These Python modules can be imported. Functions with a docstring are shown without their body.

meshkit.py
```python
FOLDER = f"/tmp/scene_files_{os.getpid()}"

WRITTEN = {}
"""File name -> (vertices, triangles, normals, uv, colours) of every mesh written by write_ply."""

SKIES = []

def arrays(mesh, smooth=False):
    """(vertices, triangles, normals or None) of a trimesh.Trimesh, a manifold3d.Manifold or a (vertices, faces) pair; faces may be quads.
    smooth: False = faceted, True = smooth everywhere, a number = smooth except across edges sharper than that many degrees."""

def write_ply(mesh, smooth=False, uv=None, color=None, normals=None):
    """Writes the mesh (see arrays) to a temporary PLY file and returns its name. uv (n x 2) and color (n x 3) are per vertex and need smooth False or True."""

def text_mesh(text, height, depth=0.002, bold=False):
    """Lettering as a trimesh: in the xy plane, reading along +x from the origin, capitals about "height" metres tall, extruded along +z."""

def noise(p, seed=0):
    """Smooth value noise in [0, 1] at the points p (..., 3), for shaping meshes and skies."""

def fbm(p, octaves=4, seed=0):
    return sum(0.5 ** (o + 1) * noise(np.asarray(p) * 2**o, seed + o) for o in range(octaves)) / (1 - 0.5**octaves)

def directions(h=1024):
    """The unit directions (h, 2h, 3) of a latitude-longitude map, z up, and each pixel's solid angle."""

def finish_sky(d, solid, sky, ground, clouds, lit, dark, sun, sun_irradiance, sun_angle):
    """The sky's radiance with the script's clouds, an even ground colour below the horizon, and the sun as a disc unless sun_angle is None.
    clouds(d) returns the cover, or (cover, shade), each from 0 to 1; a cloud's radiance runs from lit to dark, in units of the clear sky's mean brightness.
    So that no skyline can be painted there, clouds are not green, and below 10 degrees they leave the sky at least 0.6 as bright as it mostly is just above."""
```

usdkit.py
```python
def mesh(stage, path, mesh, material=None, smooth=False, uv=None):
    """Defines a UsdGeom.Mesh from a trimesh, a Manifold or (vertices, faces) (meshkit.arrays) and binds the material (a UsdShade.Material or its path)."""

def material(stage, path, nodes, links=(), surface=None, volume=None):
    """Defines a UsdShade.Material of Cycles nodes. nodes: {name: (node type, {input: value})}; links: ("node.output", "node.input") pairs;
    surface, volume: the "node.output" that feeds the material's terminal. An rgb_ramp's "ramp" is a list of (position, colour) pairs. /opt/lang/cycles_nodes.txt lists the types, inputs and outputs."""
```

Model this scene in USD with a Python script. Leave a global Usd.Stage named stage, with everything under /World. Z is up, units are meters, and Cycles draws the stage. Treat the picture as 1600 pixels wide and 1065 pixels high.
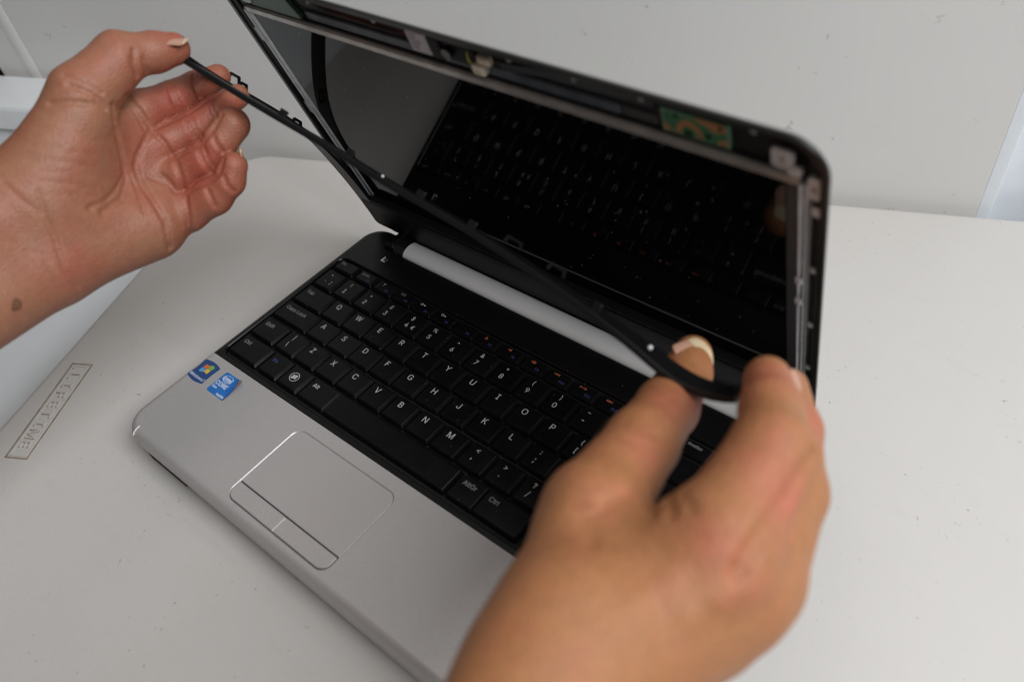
import math, random
import numpy as np, trimesh, manifold3d as m3
from shapely.geometry import Polygon, LineString, box as sbox
from shapely import affinity
import usdkit, meshkit
from pxr import Usd, UsdGeom, UsdLux, UsdShade, Gf, Sdf, Vt

random.seed(7); RNG = np.random.default_rng(7)
stage = Usd.Stage.CreateInMemory()
UsdGeom.SetStageUpAxis(stage, 'Z'); UsdGeom.SetStageMetersPerUnit(stage, 1.0)
world = UsdGeom.Xform.Define(stage, '/World'); stage.SetDefaultPrim(world.GetPrim())
UsdGeom.Scope.Define(stage, '/World/Looks')

# ------------------------------------------------------------------ camera
RM = np.array([[0.77377131, 0.62359084, -0.11141109],      # camera right, down, forward in world axes
               [0.39511728, -0.61257887, -0.68456516],
               [-0.49513664, 0.48567643, -0.72038747]])
CAM = np.array([0.3616, -0.0567, 0.3441]); F = 1263.585; CX, CY = 800.0, 532.5
cam = UsdGeom.Camera.Define(stage, '/World/camera')
cam.CreateHorizontalApertureAttr(23.5); cam.CreateVerticalApertureAttr(23.5 * 681 / 1024)
cam.CreateFocalLengthAttr(23.5 * F / 1600)
cam.CreateFStopAttr(4.2); cam.CreateFocusDistanceAttr(0.455)
cam.CreateClippingRangeAttr(Gf.Vec2f(0.02, 100))
cam.CreateExposureAttr(0.30)
M4 = Gf.Matrix4d(*[*RM[0], 0.0], *[*(-RM[1]), 0.0], *[*(-RM[2]), 0.0], *[*CAM, 1.0])
cam.AddTransformOp().Set(M4)

def nrm(a): a = np.asarray(a, float); return a / np.linalg.norm(a)
def at(px, py, D):
    """World point seen at that place of the photograph, D metres from the lens."""
    return CAM + D * nrm(RM.T @ np.array([(px - CX) / F, (py - CY) / F, 1.0]))

# ------------------------------------------------------------------ light
def look(prim, pos, tgt, roll=(0, 0, 1)):
    z = nrm(np.array(pos) - np.array(tgt)); x = nrm(np.cross(roll, z)); y = np.cross(z, x)
    UsdGeom.Xformable(prim).AddTransformOp().Set(Gf.Matrix4d(*x, 0.0, *y, 0.0, *z, 0.0, *map(float, pos), 1.0))
def rect(name, pos, tgt, w, h, power, col):
    l = UsdLux.RectLight.Define(stage, '/World/' + name)
    l.CreateWidthAttr(w); l.CreateHeightAttr(h); l.CreateIntensityAttr(power); l.CreateNormalizeAttr(False)
    l.CreateColorAttr(Gf.Vec3f(*col)); look(l, pos, tgt); return l
rect('window_light', (1.12, 0.06, 1.12), (0.22, 0.12, 0.05), 0.8, 0.8, 8.8, (0.93, 0.97, 1.0))
rect('ceiling_light', (0.0, 0.0, 2.2), (0.1, 0.1, 0.0), 1.3, 1.0, 0.95, (1.0, 0.96, 0.92))
dome = UsdLux.DomeLight.Define(stage, '/World/sky')
usdkit.material(stage, '/World/Looks/room_ambience', {'b': ('background_shader', {'color': (1.0, 0.97, 0.94), 'strength': 0.05})}, surface='b.background')
UsdShade.MaterialBindingAPI.Apply(dome.GetPrim()).Bind(UsdShade.Material.Get(stage, '/World/Looks/room_ambience'))
dome.GetPrim().SetCustomDataByKey('kind', 'structure')

# ------------------------------------------------------------------ prim helpers
used = {}
def path_for(name, parent):
    base = (parent.GetPath().pathString if parent is not None else '/World') + '/' + name
    n = used.get(base, 0); used[base] = n + 1
    return base if n == 0 else f'{base}_{n:03d}'
def tag(p, label=None, cat=None, group=None, kind=None):
    p = p.GetPrim() if hasattr(p, 'GetPrim') else p
    for k, v in (('label', label), ('category', cat), ('group', group), ('kind', kind)):
        if v: p.SetCustomDataByKey(k, v)
    return p
def thing(name, label, cat, group=None):
    x = UsdGeom.Xform.Define(stage, path_for(name, None)); return tag(x, label, cat, group)
def obj(name, mesh, mat, parent=None, smooth=30, label=None):
    m = usdkit.mesh(stage, path_for(name, parent), mesh, MAT[mat], smooth=smooth)
    if label: tag(m, label)
    return m.GetPrim()

# ------------------------------------------------------------------ materials
MAT = {}
def mk(name, nodes, links, surface='p.BSDF'):
    MAT[name] = usdkit.material(stage, '/World/Looks/' + name, nodes, links, surface=surface)
def plain(name, col, rough=0.5, metal=0.0, spec=0.5, bump=0.0, scale=2000.0, var=0.0, vscale=60.0, coat=0.0):
    nodes = {'g': ('geometry', {}), 'p': ('principled_bsdf', {'base_color': col, 'roughness': rough, 'metallic': metal, 'specular_ior_level': spec, 'coat_weight': coat})}
    links = []
    if bump:
        nodes['n'] = ('noise_texture', {'scale': scale, 'detail': 2.0}); nodes['b'] = ('bump', {'strength': bump, 'distance': 0.0002})
        links += [('g.position', 'n.vector'), ('n.fac', 'b.height'), ('b.normal', 'p.normal')]
    if var:
        nodes['v'] = ('noise_texture', {'scale': vscale, 'detail': 4.0})
        nodes['r'] = ('rgb_ramp', {'ramp': [(0.3, tuple(c * (1 - var) for c in col)), (0.7, tuple(min(1, c * (1 + var)) for c in col))]})
        links += [('g.position', 'v.vector'), ('v.fac', 'r.fac'), ('r.color', 'p.base_color')]
    mk(name, nodes, links)

mk('table_plastic', {
    'g': ('geometry', {}),
    'v': ('noise_texture', {'scale': 9.0, 'detail': 5.0, 'roughness': 0.6}),
    'base': ('rgb_ramp', {'ramp': [(0.2, (0.555, 0.522, 0.492)), (0.8, (0.595, 0.562, 0.532))]}),
    # tiny dark specks and smears that lie on the plastic
    'sn': ('noise_texture', {'scale': 230.0, 'detail': 3.0, 'roughness': 0.7}),
    'sr': ('map_range', {'value': 0.5, 'from_min': 0.65, 'from_max': 0.70, 'to_min': 0.0, 'to_max': 0.7, 'clamp': True}),
    'sm': ('noise_texture', {'scale': 26.0, 'detail': 2.0}),
    'sq': ('map_range', {'value': 0.5, 'from_min': 0.50, 'from_max': 0.64, 'to_min': 0.0, 'to_max': 1.0, 'clamp': True}),
    'sx': ('math', {'math_type': 'multiply'}),
    'mp': ('mapping', {'mapping_type': 'point', 'scale': (14.0, 60.0, 30.0), 'rotation': (0.0, 0.0, 0.5)}),
    'w': ('noise_texture', {'scale': 1.0, 'detail': 5.0, 'roughness': 0.65}),
    'wr': ('map_range', {'value': 0.5, 'from_min': 0.60, 'from_max': 0.80, 'to_min': 0.0, 'to_max': 0.22, 'clamp': True}),
    'm1': ('mix_color', {'b': (0.44, 0.41, 0.36)}), 'm2': ('mix_color', {'b': (0.16, 0.14, 0.12)}),
    'n': ('noise_texture', {'scale': 900.0, 'detail': 2.0}), 'b': ('bump', {'strength': 0.30, 'distance': 0.0004}),
    'p': ('principled_bsdf', {'roughness': 0.42, 'specular_ior_level': 0.4})},
   [('g.position', 'v.vector'), ('v.fac', 'base.fac'), ('g.position', 'sn.vector'), ('sn.fac', 'sr.value'), ('g.position', 'sm.vector'), ('sm.fac', 'sq.value'),
    ('sr.result', 'sx.value1'), ('sq.result', 'sx.value2'), ('g.position', 'mp.vector'), ('mp.vector', 'w.vector'), ('w.fac', 'wr.value'),
    ('base.color', 'm1.a'), ('wr.result', 'm1.fac'), ('m1.result', 'm2.a'), ('sx.value', 'm2.fac'), ('m2.result', 'p.base_color'),
    ('g.position', 'n.vector'), ('n.fac', 'b.height'), ('b.normal', 'p.normal')])
mk('wall_paint', {
    'g': ('geometry', {}), 'v': ('noise_texture', {'scale': 5.0, 'detail': 5.0, 'roughness': 0.6}),
    'base': ('rgb_ramp', {'ramp': [(0.3, (0.69, 0.668, 0.643)), (0.7, (0.735, 0.713, 0.688))]}),
    'sn': ('noise_texture', {'scale': 85.0, 'detail': 3.0, 'roughness': 0.7}),
    'sr': ('map_range', {'value': 0.5, 'from_min': 0.68, 'from_max': 0.74, 'to_min': 0.0, 'to_max': 0.4, 'clamp': True}),
    'm2': ('mix_color', {'b': (0.34, 0.31, 0.27)}),
    'mp': ('mapping', {'mapping_type': 'point', 'scale': (420.0, 420.0, 22.0)}), 'n': ('noise_texture', {'scale': 1.0, 'detail': 3.0}),
    'b': ('bump', {'strength': 0.045, 'distance': 0.001}), 'p': ('principled_bsdf', {'roughness': 0.38, 'specular_ior_level': 0.4})},
   [('g.position', 'v.vector'), ('v.fac', 'base.fac'), ('g.position', 'sn.vector'), ('sn.fac', 'sr.value'), ('base.color', 'm2.a'), ('sr.result', 'm2.fac'), ('m2.result', 'p.base_color'),
    ('g.position', 'mp.vector'), ('mp.vector', 'n.vector'), ('n.fac', 'b.height'), ('b.normal', 'p.normal')])
plain('trim_paint', (0.76, 0.79, 0.82), 0.35, bump=0.08, scale=300, var=0.03)
plain('white_plastic', (0.84, 0.85, 0.86), 0.35, bump=0.05, scale=500, var=0.03, vscale=14)
plain('dark_gap', (0.035, 0.026, 0.02), 0.7, var=0.2)
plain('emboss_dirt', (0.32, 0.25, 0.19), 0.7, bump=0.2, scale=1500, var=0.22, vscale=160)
mk('silver_paint', {
    'g': ('geometry', {}), 'n': ('noise_texture', {'scale': 3600.0, 'detail': 2.0}),
    'r': ('rgb_ramp', {'ramp': [(0.3, (0.435, 0.41, 0.397)), (0.7, (0.57, 0.54, 0.525))]}),
    'v': ('noise_texture', {'scale': 30.0, 'detail': 4.0}), 'vr': ('map_range', {'value': 0.5, 'from_min': 0.3, 'from_max': 0.7, 'to_min': 0.36, 'to_max': 0.46, 'clamp': True}),
    'p': ('principled_bsdf', {'metallic': 0.35, 'specular_ior_level': 0.4})},
   [('g.position', 'n.vector'), ('n.fac', 'r.fac'), ('r.color', 'p.base_color'), ('g.position', 'v.vector'), ('v.fac', 'vr.value'), ('vr.result', 'p.roughness')])
plain('silver_bright', (0.80, 0.775, 0.76), 0.38, metal=0.1, bump=0.03, var=0.02)
plain('groove_grey', (0.05, 0.048, 0.05), 0.5)
plain('deck_black', (0.005, 0.0047, 0.0046), 0.32, spec=0.36, bump=0.10, scale=3000, var=0.15)
plain('well_black', (0.006, 0.006, 0.006), 0.6, spec=0.3)
mk('key_black', {
    'g': ('geometry', {}), 'o': ('object_info', {}), 'n': ('noise_texture', {'scale': 2600.0, 'detail': 2.0}), 'b': ('bump', {'strength': 0.06, 'distance': 0.0002}),
    'v': ('noise_texture', {'scale': 90.0, 'detail': 4.0}), 'mr': ('map_range', {'value': 0.5, 'from_min': 0.3, 'from_max': 0.7, 'to_min': 0.26, 'to_max': 0.38, 'clamp': True}),
    'r': ('rgb_ramp', {'ramp': [(0.0, (0.0030, 0.0029, 0.0029)), (1.0, (0.0048, 0.0046, 0.0045))]}),
    'p': ('principled_bsdf', {'specular_ior_level': 0.24})},
   [('g.position', 'n.vector'), ('n.fac', 'b.height'), ('b.normal', 'p.normal'), ('g.position', 'v.vector'), ('v.fac', 'mr.value'), ('mr.result', 'p.roughness'),
    ('o.random', 'r.fac'), ('r.color', 'p.base_color')])
plain('legend_white', (0.50, 0.50, 0.50), 0.6)
plain('legend_dim', (0.27, 0.27, 0.28), 0.6)
plain('legend_blue', (0.055, 0.085, 0.30), 0.6)
plain('legend_red', (0.45, 0.10, 0.04), 0.6)
plain('gloss_black', (0.010, 0.010, 0.0105), 0.22, spec=0.5, coat=0.3, var=0.1)
plain('lid_rim', (0.016, 0.0155, 0.0145), 0.30, spec=0.6, var=0.1)
plain('bezel_matte', (0.006, 0.006, 0.0065), 0.5, spec=0.22, bump=0.05, scale=3000)
plain('inner_black', (0.007, 0.007, 0.008), 0.55, spec=0.3, var=0.3, vscale=200)
plain('bezel_black', (0.006, 0.0058, 0.0064), 0.36, spec=0.35, bump=0.05, scale=3000, var=0.1)
mk('screen_glass', {'g': ('geometry', {}), 'v': ('noise_texture', {'scale': 45.0, 'detail': 5.0}),
    'vr': ('map_range', {'value': 0.5, 'from_min': 0.3, 'from_max': 0.75, 'to_min': 0.03, 'to_max': 0.07, 'clamp': True}),
    'p': ('principled_bsdf', {'base_color': (0.0025, 0.0025, 0.003), 'specular_ior_level': 0.27})},
   [('g.position', 'v.vector'), ('v.fac', 'vr.value'), ('vr.result', 'p.roughness')])
plain('panel_metal', (0.55, 0.52, 0.48), 0.36, metal=0.75, var=0.18, vscale=120)
plain('bracket_metal', (0.66, 0.67, 0.68), 0.34, metal=0.25, var=0.15, vscale=200)
plain('cable_blue', (0.075, 0.095, 0.12), 0.38, var=0.3, vscale=150)
plain('label_white', (0.66, 0.67, 0.70), 0.6, var=0.04)
plain('print_grey', (0.18, 0.18, 0.19), 0.6)
plain('connector_cream', (0.72, 0.63, 0.50), 0.5, var=0.08, vscale=200)
plain('wire_yellow', (0.55, 0.52, 0.08), 0.5)
plain('board_green', (0.045, 0.19, 0.085), 0.35, var=0.15, vscale=400)
plain('board_copper', (0.42, 0.20, 0.075), 0.38, var=0.12, vscale=500)
plain('foil', (0.6, 0.6, 0.6), 0.28, metal=0.9, bump=0.4, scale=700)
mk('circuit_board_dark', {'g': ('geometry', {}), 'n': ('noise_texture', {'scale': 60.0, 'detail': 1.0}),
    'r': ('rgb_ramp', {'ramp': [(0.0, (0.06, 0.13, 0.075)), (0.6, (0.075, 0.15, 0.09)), (0.68, (0.17, 0.13, 0.08)), (1.0, (0.2, 0.14, 0.08))]}),
    'p': ('principled_bsdf', {'roughness': 0.35})}, [('g.position', 'n.vector'), ('n.fac', 'r.fac'), ('r.color', 'p.base_color')])
plain('screw_brass', (0.55, 0.33, 0.12), 0.35, metal=0.8)
plain('rubber', (0.012, 0.012, 0.012), 0.7)
plain('sticker_navy', (0.022, 0.065, 0.20), 0.3, var=0.12, vscale=120)
plain('sticker_blue', (0.02, 0.16, 0.50), 0.3, var=0.06, vscale=120)
plain('sticker_deep', (0.012, 0.09, 0.36), 0.3)
plain('sticker_amber', (0.46, 0.25, 0.07), 0.4, var=0.1, vscale=300)
plain('sticker_white', (0.72, 0.75, 0.78), 0.4)
plain('flag_red', (0.66, 0.15, 0.04), 0.35); plain('flag_green', (0.20, 0.42, 0.06), 0.35)
plain('flag_blue', (0.10, 0.32, 0.62), 0.35); plain('flag_yellow', (0.75, 0.45, 0.05), 0.35)
plain('dust_grey', (0.42, 0.41, 0.38), 0.8)

def skin(name, base, red, extra, bump=0.4):
    mk(name, {
        'g': ('geometry', {}), 'a': ('attribute', {'attribute': 'flush'}),
        'n1': ('noise_texture', {'scale': 60.0, 'detail': 6.0, 'roughness': 0.65}),
        'n1r': ('map_range', {'value': 0.5, 'from_min': 0.3, 'from_max': 0.7, 'to_min': -0.34, 'to_max': 0.34, 'clamp': False}),
        'add': ('math', {'math_type': 'add', 'use_clamp': True}),
        'mix': ('mix_color', {'a': base, 'b': red}),
        'fine': ('noise_texture', {'scale': 260.0, 'detail': 5.0, 'roughness': 0.7}), 'finer': ('map_range', {'value': 0.5, 'from_min': 0.3, 'from_max': 0.75, 'to_min': 0.0, 'to_max': 0.40, 'clamp': True}),
        'mx2': ('mix_color', {'b': extra}),
        'vo': ('voronoi_texture', {'scale': 1100.0}), 'fn': ('noise_texture', {'scale': 700.0, 'detail': 4.0, 'roughness': 0.7}),
        'mp': ('mapping', {'mapping_type': 'point', 'scale': (90.0, 90.0, 620.0), 'rotation': (0.3, 0.2, 0.0)}), 'wr': ('noise_texture', {'scale': 1.0, 'detail': 4.0, 'distortion': 0.6}),
        's': ('math', {'math_type': 'add'}), 's2': ('math', {'math_type': 'add'}),
        'b': ('bump', {'strength': bump, 'distance': 0.0005}),
        'p': ('principled_bsdf', {'roughness': 0.48, 'specular_ior_level': 0.42, 'subsurface_weight': 0.12, 'subsurface_radius': (1.0, 0.35, 0.2), 'subsurface_scale': 0.0012})},
       [('g.position', 'n1.vector'), ('n1.fac', 'n1r.value'), ('a.fac', 'add.value1'), ('n1r.result', 'add.value2'), ('add.value', 'mix.fac'), ('mix.result', 'mx2.a'),
        ('g.position', 'fine.vector'), ('fine.fac', 'finer.value'), ('finer.result', 'mx2.fac'), ('mx2.result', 'p.base_color'),
        ('g.position', 'vo.vector'), ('g.position', 'fn.vector'), ('vo.distance', 's.value1'), ('fn.fac', 's.value2'),
        ('g.position', 'mp.vector'), ('mp.vector', 'wr.vector'), ('s.value', 's2.value1'), ('wr.fac', 's2.value2'), ('s2.value', 'b.height'), ('b.normal', 'p.normal')])
skin('skin_palm', (0.335, 0.146, 0.082), (0.35, 0.080, 0.050), (0.18, 0.07, 0.04), 0.34)
skin('skin_back', (0.40, 0.165, 0.064), (0.47, 0.140, 0.080), (0.21, 0.085, 0.036), 0.6)
plain('nail', (0.46, 0.25, 0.175), 0.32, coat=0.15, var=0.05, vscale=300)
plain('nail_tip', (0.60, 0.46, 0.29), 0.3, var=0.08, vscale=300)
plain('mole_brown', (0.13, 0.056, 0.03), 0.7, spec=0.15)

# ------------------------------------------------------------------ mesh helpers
def tm(man):
    m = man.to_mesh(); return trimesh.Trimesh(np.array(m.vert_properties[:, :3]), np.array(m.tri_verts), process=False)
def man(mesh):
    mesh.merge_vertices(); return m3.Manifold(m3.Mesh(np.asarray(mesh.vertices, np.float32), np.asarray(mesh.faces, np.uint32)))
def rr(x0, x1, y0, y1, r, n=8):
    pts = []
    r = max(r, 1e-5)
    for cx, cy, a0 in ((x1 - r, y1 - r, 0), (x0 + r, y1 - r, 90), (x0 + r, y0 + r, 180), (x1 - r, y0 + r, 270)):
        for k in range(n + 1):
            a = math.radians(a0 + 90 * k / n); pts.append((cx + r * math.cos(a), cy + r * math.sin(a)))
    return np.array(pts)
def loft(rings):
    """Closed solid from rings (lists of 3-D points, equal counts, each counter-clockwise from above, bottom to top)."""
    n = len(rings[0]); v = np.vstack(rings); f = []
    for k in range(len(rings) - 1):
        a, b = k * n, (k + 1) * n
        for i in range(n):
            j = (i + 1) % n
            f += [(a + i, a + j, b + j), (a + i, b + j, b + i)]
    v = np.vstack([v, rings[0].mean(0), rings[-1].mean(0)]); cb, ct = len(v) - 2, len(v) - 1
    top = (len(rings) - 1) * n
    for i in range(n):
        j = (i + 1) % n
        f += [(cb, j, i), (ct, top + i, top + j)]
    return trimesh.Trimesh(v, np.array(f), process=False)
def slab(x0, x1, y0, y1, r, prof, n=8):
    """Rounded-rectangle slab; prof = [(z, inset), ...] from bottom to top."""
    return loft([np.c_[rr(x0 + i, x1 - i, y0 + i, y1 - i, max(r - i, 0.0002), n), np.full(4 * (n + 1), z)] for z, i in prof])
def bx(x0, x1, y0, y1, z0, z1, c=0.0):
    if c: return slab(x0, x1, y0, y1, c, [(z0, c), (z0 + c, 0), (z1 - c, 0), (z1, c)], n=2)
    return slab(x0, x1, y0, y1, 1e-5, [(z0, 0), (z1, 0)], n=1)
def prism(poly, z0, z1):
    m = trimesh.creation.extrude_polygon(poly, z1 - z0, engine='earcut'); m.apply_translation([0, 0, z0]); return m
def framed(mesh, o, ex, ey, ez):
    m = mesh.copy(); m.vertices = np.asarray(o) + m.vertices @ np.stack([ex, ey, ez]); return m
def cat(*ms): return trimesh.util.concatenate([m for m in ms if m is not None])
def tube(pts, r, n=8):
    pts = np.asarray(pts, float); rad = np.broadcast_to(r, len(pts)); rings = []
    t = np.gradient(pts, axis=0); up = np.array([0.13, 0.31, 0.94])
    for p, d, q in zip(pts, t, rad):
        d = nrm(d); x = nrm(np.cross(d, up)); y = np.cross(d, x); a = np.linspace(0, 2 * math.pi, n, endpoint=False)
        rings.append(p + q * (np.outer(np.cos(a), x) + np.outer(np.sin(a), y)))
    m = loft(rings); m.fix_normals(); return m
def text(s, h, cx, cy, z, bold=False, depth=0.00006, rot=0.0, left=False):
    m = meshkit.text_mesh(s, h, depth, bold)
    b = m.bounds; ox = b[0, 0] if left else (b[0, 0] + b[1, 0]) / 2
    m.apply_translation([-ox, -(b[0, 1] + b[1, 1]) / 2 if not left else -h / 2, 0])
    if rot: m.apply_transform(trimesh.transformations.rotation_matrix(rot, [0, 0, 1]))
    m.apply_translation([cx, cy, z]); return m

# ------------------------------------------------------------------ setting: table, wall, things beside it
E1 = nrm([0.928, 0.372, 0]); E2 = np.array([-E1[1], E1[0], 0]); EZ = np.array([0, 0, 1.0])
KC = np.array([-0.199, 0.222, 0.0])                     # back left corner of the table
WM = np.array([-0.131, 0.25, 0.0]) + E2 * 0.002         # a point at the foot of the wall
def on_table(mesh): return framed(mesh, KC, E1, E2, EZ)
tt = thing('table', 'off white moulded plastic table under the laptop, scuffed and specked', 'table')
prof = [(-0.045, 0.010), (-0.042, 0.004), (-0.034, 0.0), (-0.010, 0.0), (-0.006, 0.0008), (-0.003, 0.0024), (-0.001, 0.0048), (0.0, 0.0085)]
obj('table_top', on_table(slab(0, 1.22, -0.62, 0, 0.034, prof, 12)), 'table_plastic', tt, smooth=40)
for sx in (0.10, 1.10):
    for sy in (-0.55, -0.07):
        obj('leg', on_table(tube([(sx, sy, -0.74), (sx, sy, -0.046)], 0.014, 12)), 'groove_grey', tt)
# moulded lettering with dirt in its edges
A0, A1 = np.array([-0.0905, 0.0125, 0]), np.array([-0.0565, -0.050, 0])
ex = nrm(A1 - A0); ey = np.array([-ex[1], ex[0], 0]); LL = np.linalg.norm(A1 - A0); hw = 0.0072
def emb(m): return framed(m, (A0 + A1) / 2, ex, ey, EZ)
def outline(hx, hy, w): return sbox(-hx, -hy, hx, hy).difference(sbox(-hx + w, -hy + w, hx - w, hy - w))
frm = [prism(outline(LL / 2 + 0.0005, hw + 0.0003, 0.0011), -0.0004, 0.00022)]
obj('embossed_frame', emb(cat(*frm)), 'emboss_dirt', tt)
obj('embossed_frame', emb(prism(outline(LL / 2 - 0.0013, hw - 0.0013, 0.0011), -0.0004, 0.0005)), 'table_plastic', tt)
word = 'LIFETIME'; step = (LL - 0.012) / len(word)
for k, ch in enumerate(word):
    x = -LL / 2 + 0.006 + step * (k + 0.5)
    g = meshkit.text_mesh(ch, 0.0066, 0.0008, False); b = g.bounds
    g.apply_translation([-(b[0, 0] + b[1, 0]) / 2, -(b[0, 1] + b[1, 1]) / 2, 0]); g.vertices[:, 0] *= 1.05
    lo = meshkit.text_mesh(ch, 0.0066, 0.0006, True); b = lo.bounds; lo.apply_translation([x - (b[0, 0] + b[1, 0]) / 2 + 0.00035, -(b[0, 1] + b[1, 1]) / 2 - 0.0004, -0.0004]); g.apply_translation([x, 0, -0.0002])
    obj('embossed_letter', emb(g), 'table_plastic', tt)
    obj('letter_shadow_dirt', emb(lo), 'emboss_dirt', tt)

def on_wall(mesh): return framed(mesh, WM, E1, E2, EZ)      # x along, y into the wall
S_R = 0.470
w = obj('wall', on_wall(bx(-0.245, S_R - 0.0012, 0, 0.011, -0.75, 1.3)), 'wall_paint'); tag(w, 'white painted wall panel behind the laptop, lightly smudged', 'wall')
w2 = obj('recessed_wall', on_wall(bx(S_R - 0.05, 1.7, 0.0125, 0.05, -0.75, 1.3)), 'trim_paint'); tag(w2, 'pale blue white recessed wall beyond the panel edge at right', 'wall')
w3 = obj('panel_edge_trim', on_wall(bx(S_R - 0.00118, S_R + 0.0065, 0.0002, 0.0123, -0.75, 1.3, 0.0008)), 'trim_paint'); tag(w3, 'bright narrow trim strip down the right edge of the wall panel', 'trim')
tr = thing('wall_moulding', 'grey white upright moulding at the left end of the wall', 'moulding')
ring = [np.array([(-0.268 + 0.0, 0.02), (-0.268, -0.004), (-0.262, -0.008), (-0.254, -0.009), (-0.248, -0.006), (-0.2462, 0.0), (-0.2462, 0.02)])[::-1][:, [0, 1]]]
P7 = Polygon([(-0.2872, 0.03), (-0.2872, 0.0008), (-0.2862, 0.0), (-0.2605, 0.0), (-0.2565, -0.0007), (-0.2525, -0.0009), (-0.2490, -0.0004), (-0.2465, 0.0002), (-0.2455, 0.0010), (-0.2455, 0.03)])
obj('moulding', on_wall(prism(P7, -0.75, 1.3)), 'wall_paint', tr)
g = obj('dark_doorway', on_wall(bx(-0.9, -0.2872, 0.028, 0.05, -0.75, 1.3)), 'dark_gap'); tag(g, 'dark brown gap left of the wall moulding', 'doorway')
# white seat-like plastic piece left of the table
ch = thing('plastic_bench', 'bluish white moulded plastic bench left of the table', 'bench')
obj('seat', on_table(slab(-0.62, -0.004, -0.75, -0.012, 0.03, [(-0.11, 0.01), (-0.105, 0.0), (-0.066, 0.0), (-0.060, 0.002), (-0.056, 0.008)], 8)), 'white_plastic', ch, smooth=40)
bk = slab(-0.60, -0.073, -0.046, -0.004, 0.02, [(-0.058, 0.0), (0.030, 0.0), (0.034, 0.003), (0.0345, 0.0035)], 8)
obj('back_rest', on_table(bk), 'white_plastic', ch, smooth=40)
rim = slab(-0.604, -0.069, -0.050, -0.0005, 0.024, [(0.0348, 0.004), (0.037, 0.0), (0.052, 0.0), (0.056, 0.003), (0.057, 0.008)], 8)
obj('top_rail', on_table(rim), 'white_plastic', ch, smooth=40)
fl = obj('floor', bx(-3, 3, -3, 3, -0.80, -0.76), 'dark_gap'); tag(fl, 'floor under the table', None, None, 'structure')

# ------------------------------------------------------------------ laptop
W, D0, D1, ZT = 0.298, -0.0045, 0.194, 0.024
lap = thing('laptop', 'small open laptop with silver palm rest, black keyboard and its screen frame removed', 'laptop')
shell = man(slab(-0.0016, W + 0.0016, D0, D1, 0.015, [(0.0118, 0.0040), (0.0126, 0.0014), (0.0145, 0.0), (0.0180, 0.0), (0.0200, 0.0004), (0.0220, 0.0013), (0.0233, 0.0026), (0.0239, 0.0040), (0.024, 0.0052)], 10))
YS = 0.0583
def mbx(x0, x1, y0, y1, z0, z1): return man(bx(x0, x1, y0, y1, z0, z1))
# touchpad pocket
PX0, PX1, PY0, PY1 = 0.0862, 0.1602, 0.0012, 0.0512
pocket = man(slab(PX0, PX1, PY0, PY1, 0.0062, [(0.0228, 0.0008), (0.0235, 0.0007), (0.0241, 0.00015)], 6))
palm = (shell ^ mbx(-1, 1, -1, YS - 0.00015, -1, 1)) - pocket
notch = man(bx(0.0112, 0.0121, D0 - 0.002, 0.0012, 0.0218, 0.03))
obj('palm_rest', tm(palm - notch), 'silver_paint', lap, smooth=24)
obj('status_light', tube([(0.0117, D0 + 0.0006, 0.0216), (0.0117, D0 + 0.0016, 0.0229), (0.0117, D0 + 0.0032, 0.0237), (0.0117, 0.0012, 0.0241)], 0.0004, 8), 'silver_bright', lap)
obj('pocket_floor', slab(PX0 + 0.0009, PX1 - 0.0009, PY0 + 0.0009, PY1 - 0.0009, 0.005, [(0.02282, 0.0), (0.02296, 0.0)], 6), 'groove_grey', lap)
YB = 0.0114
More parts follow.
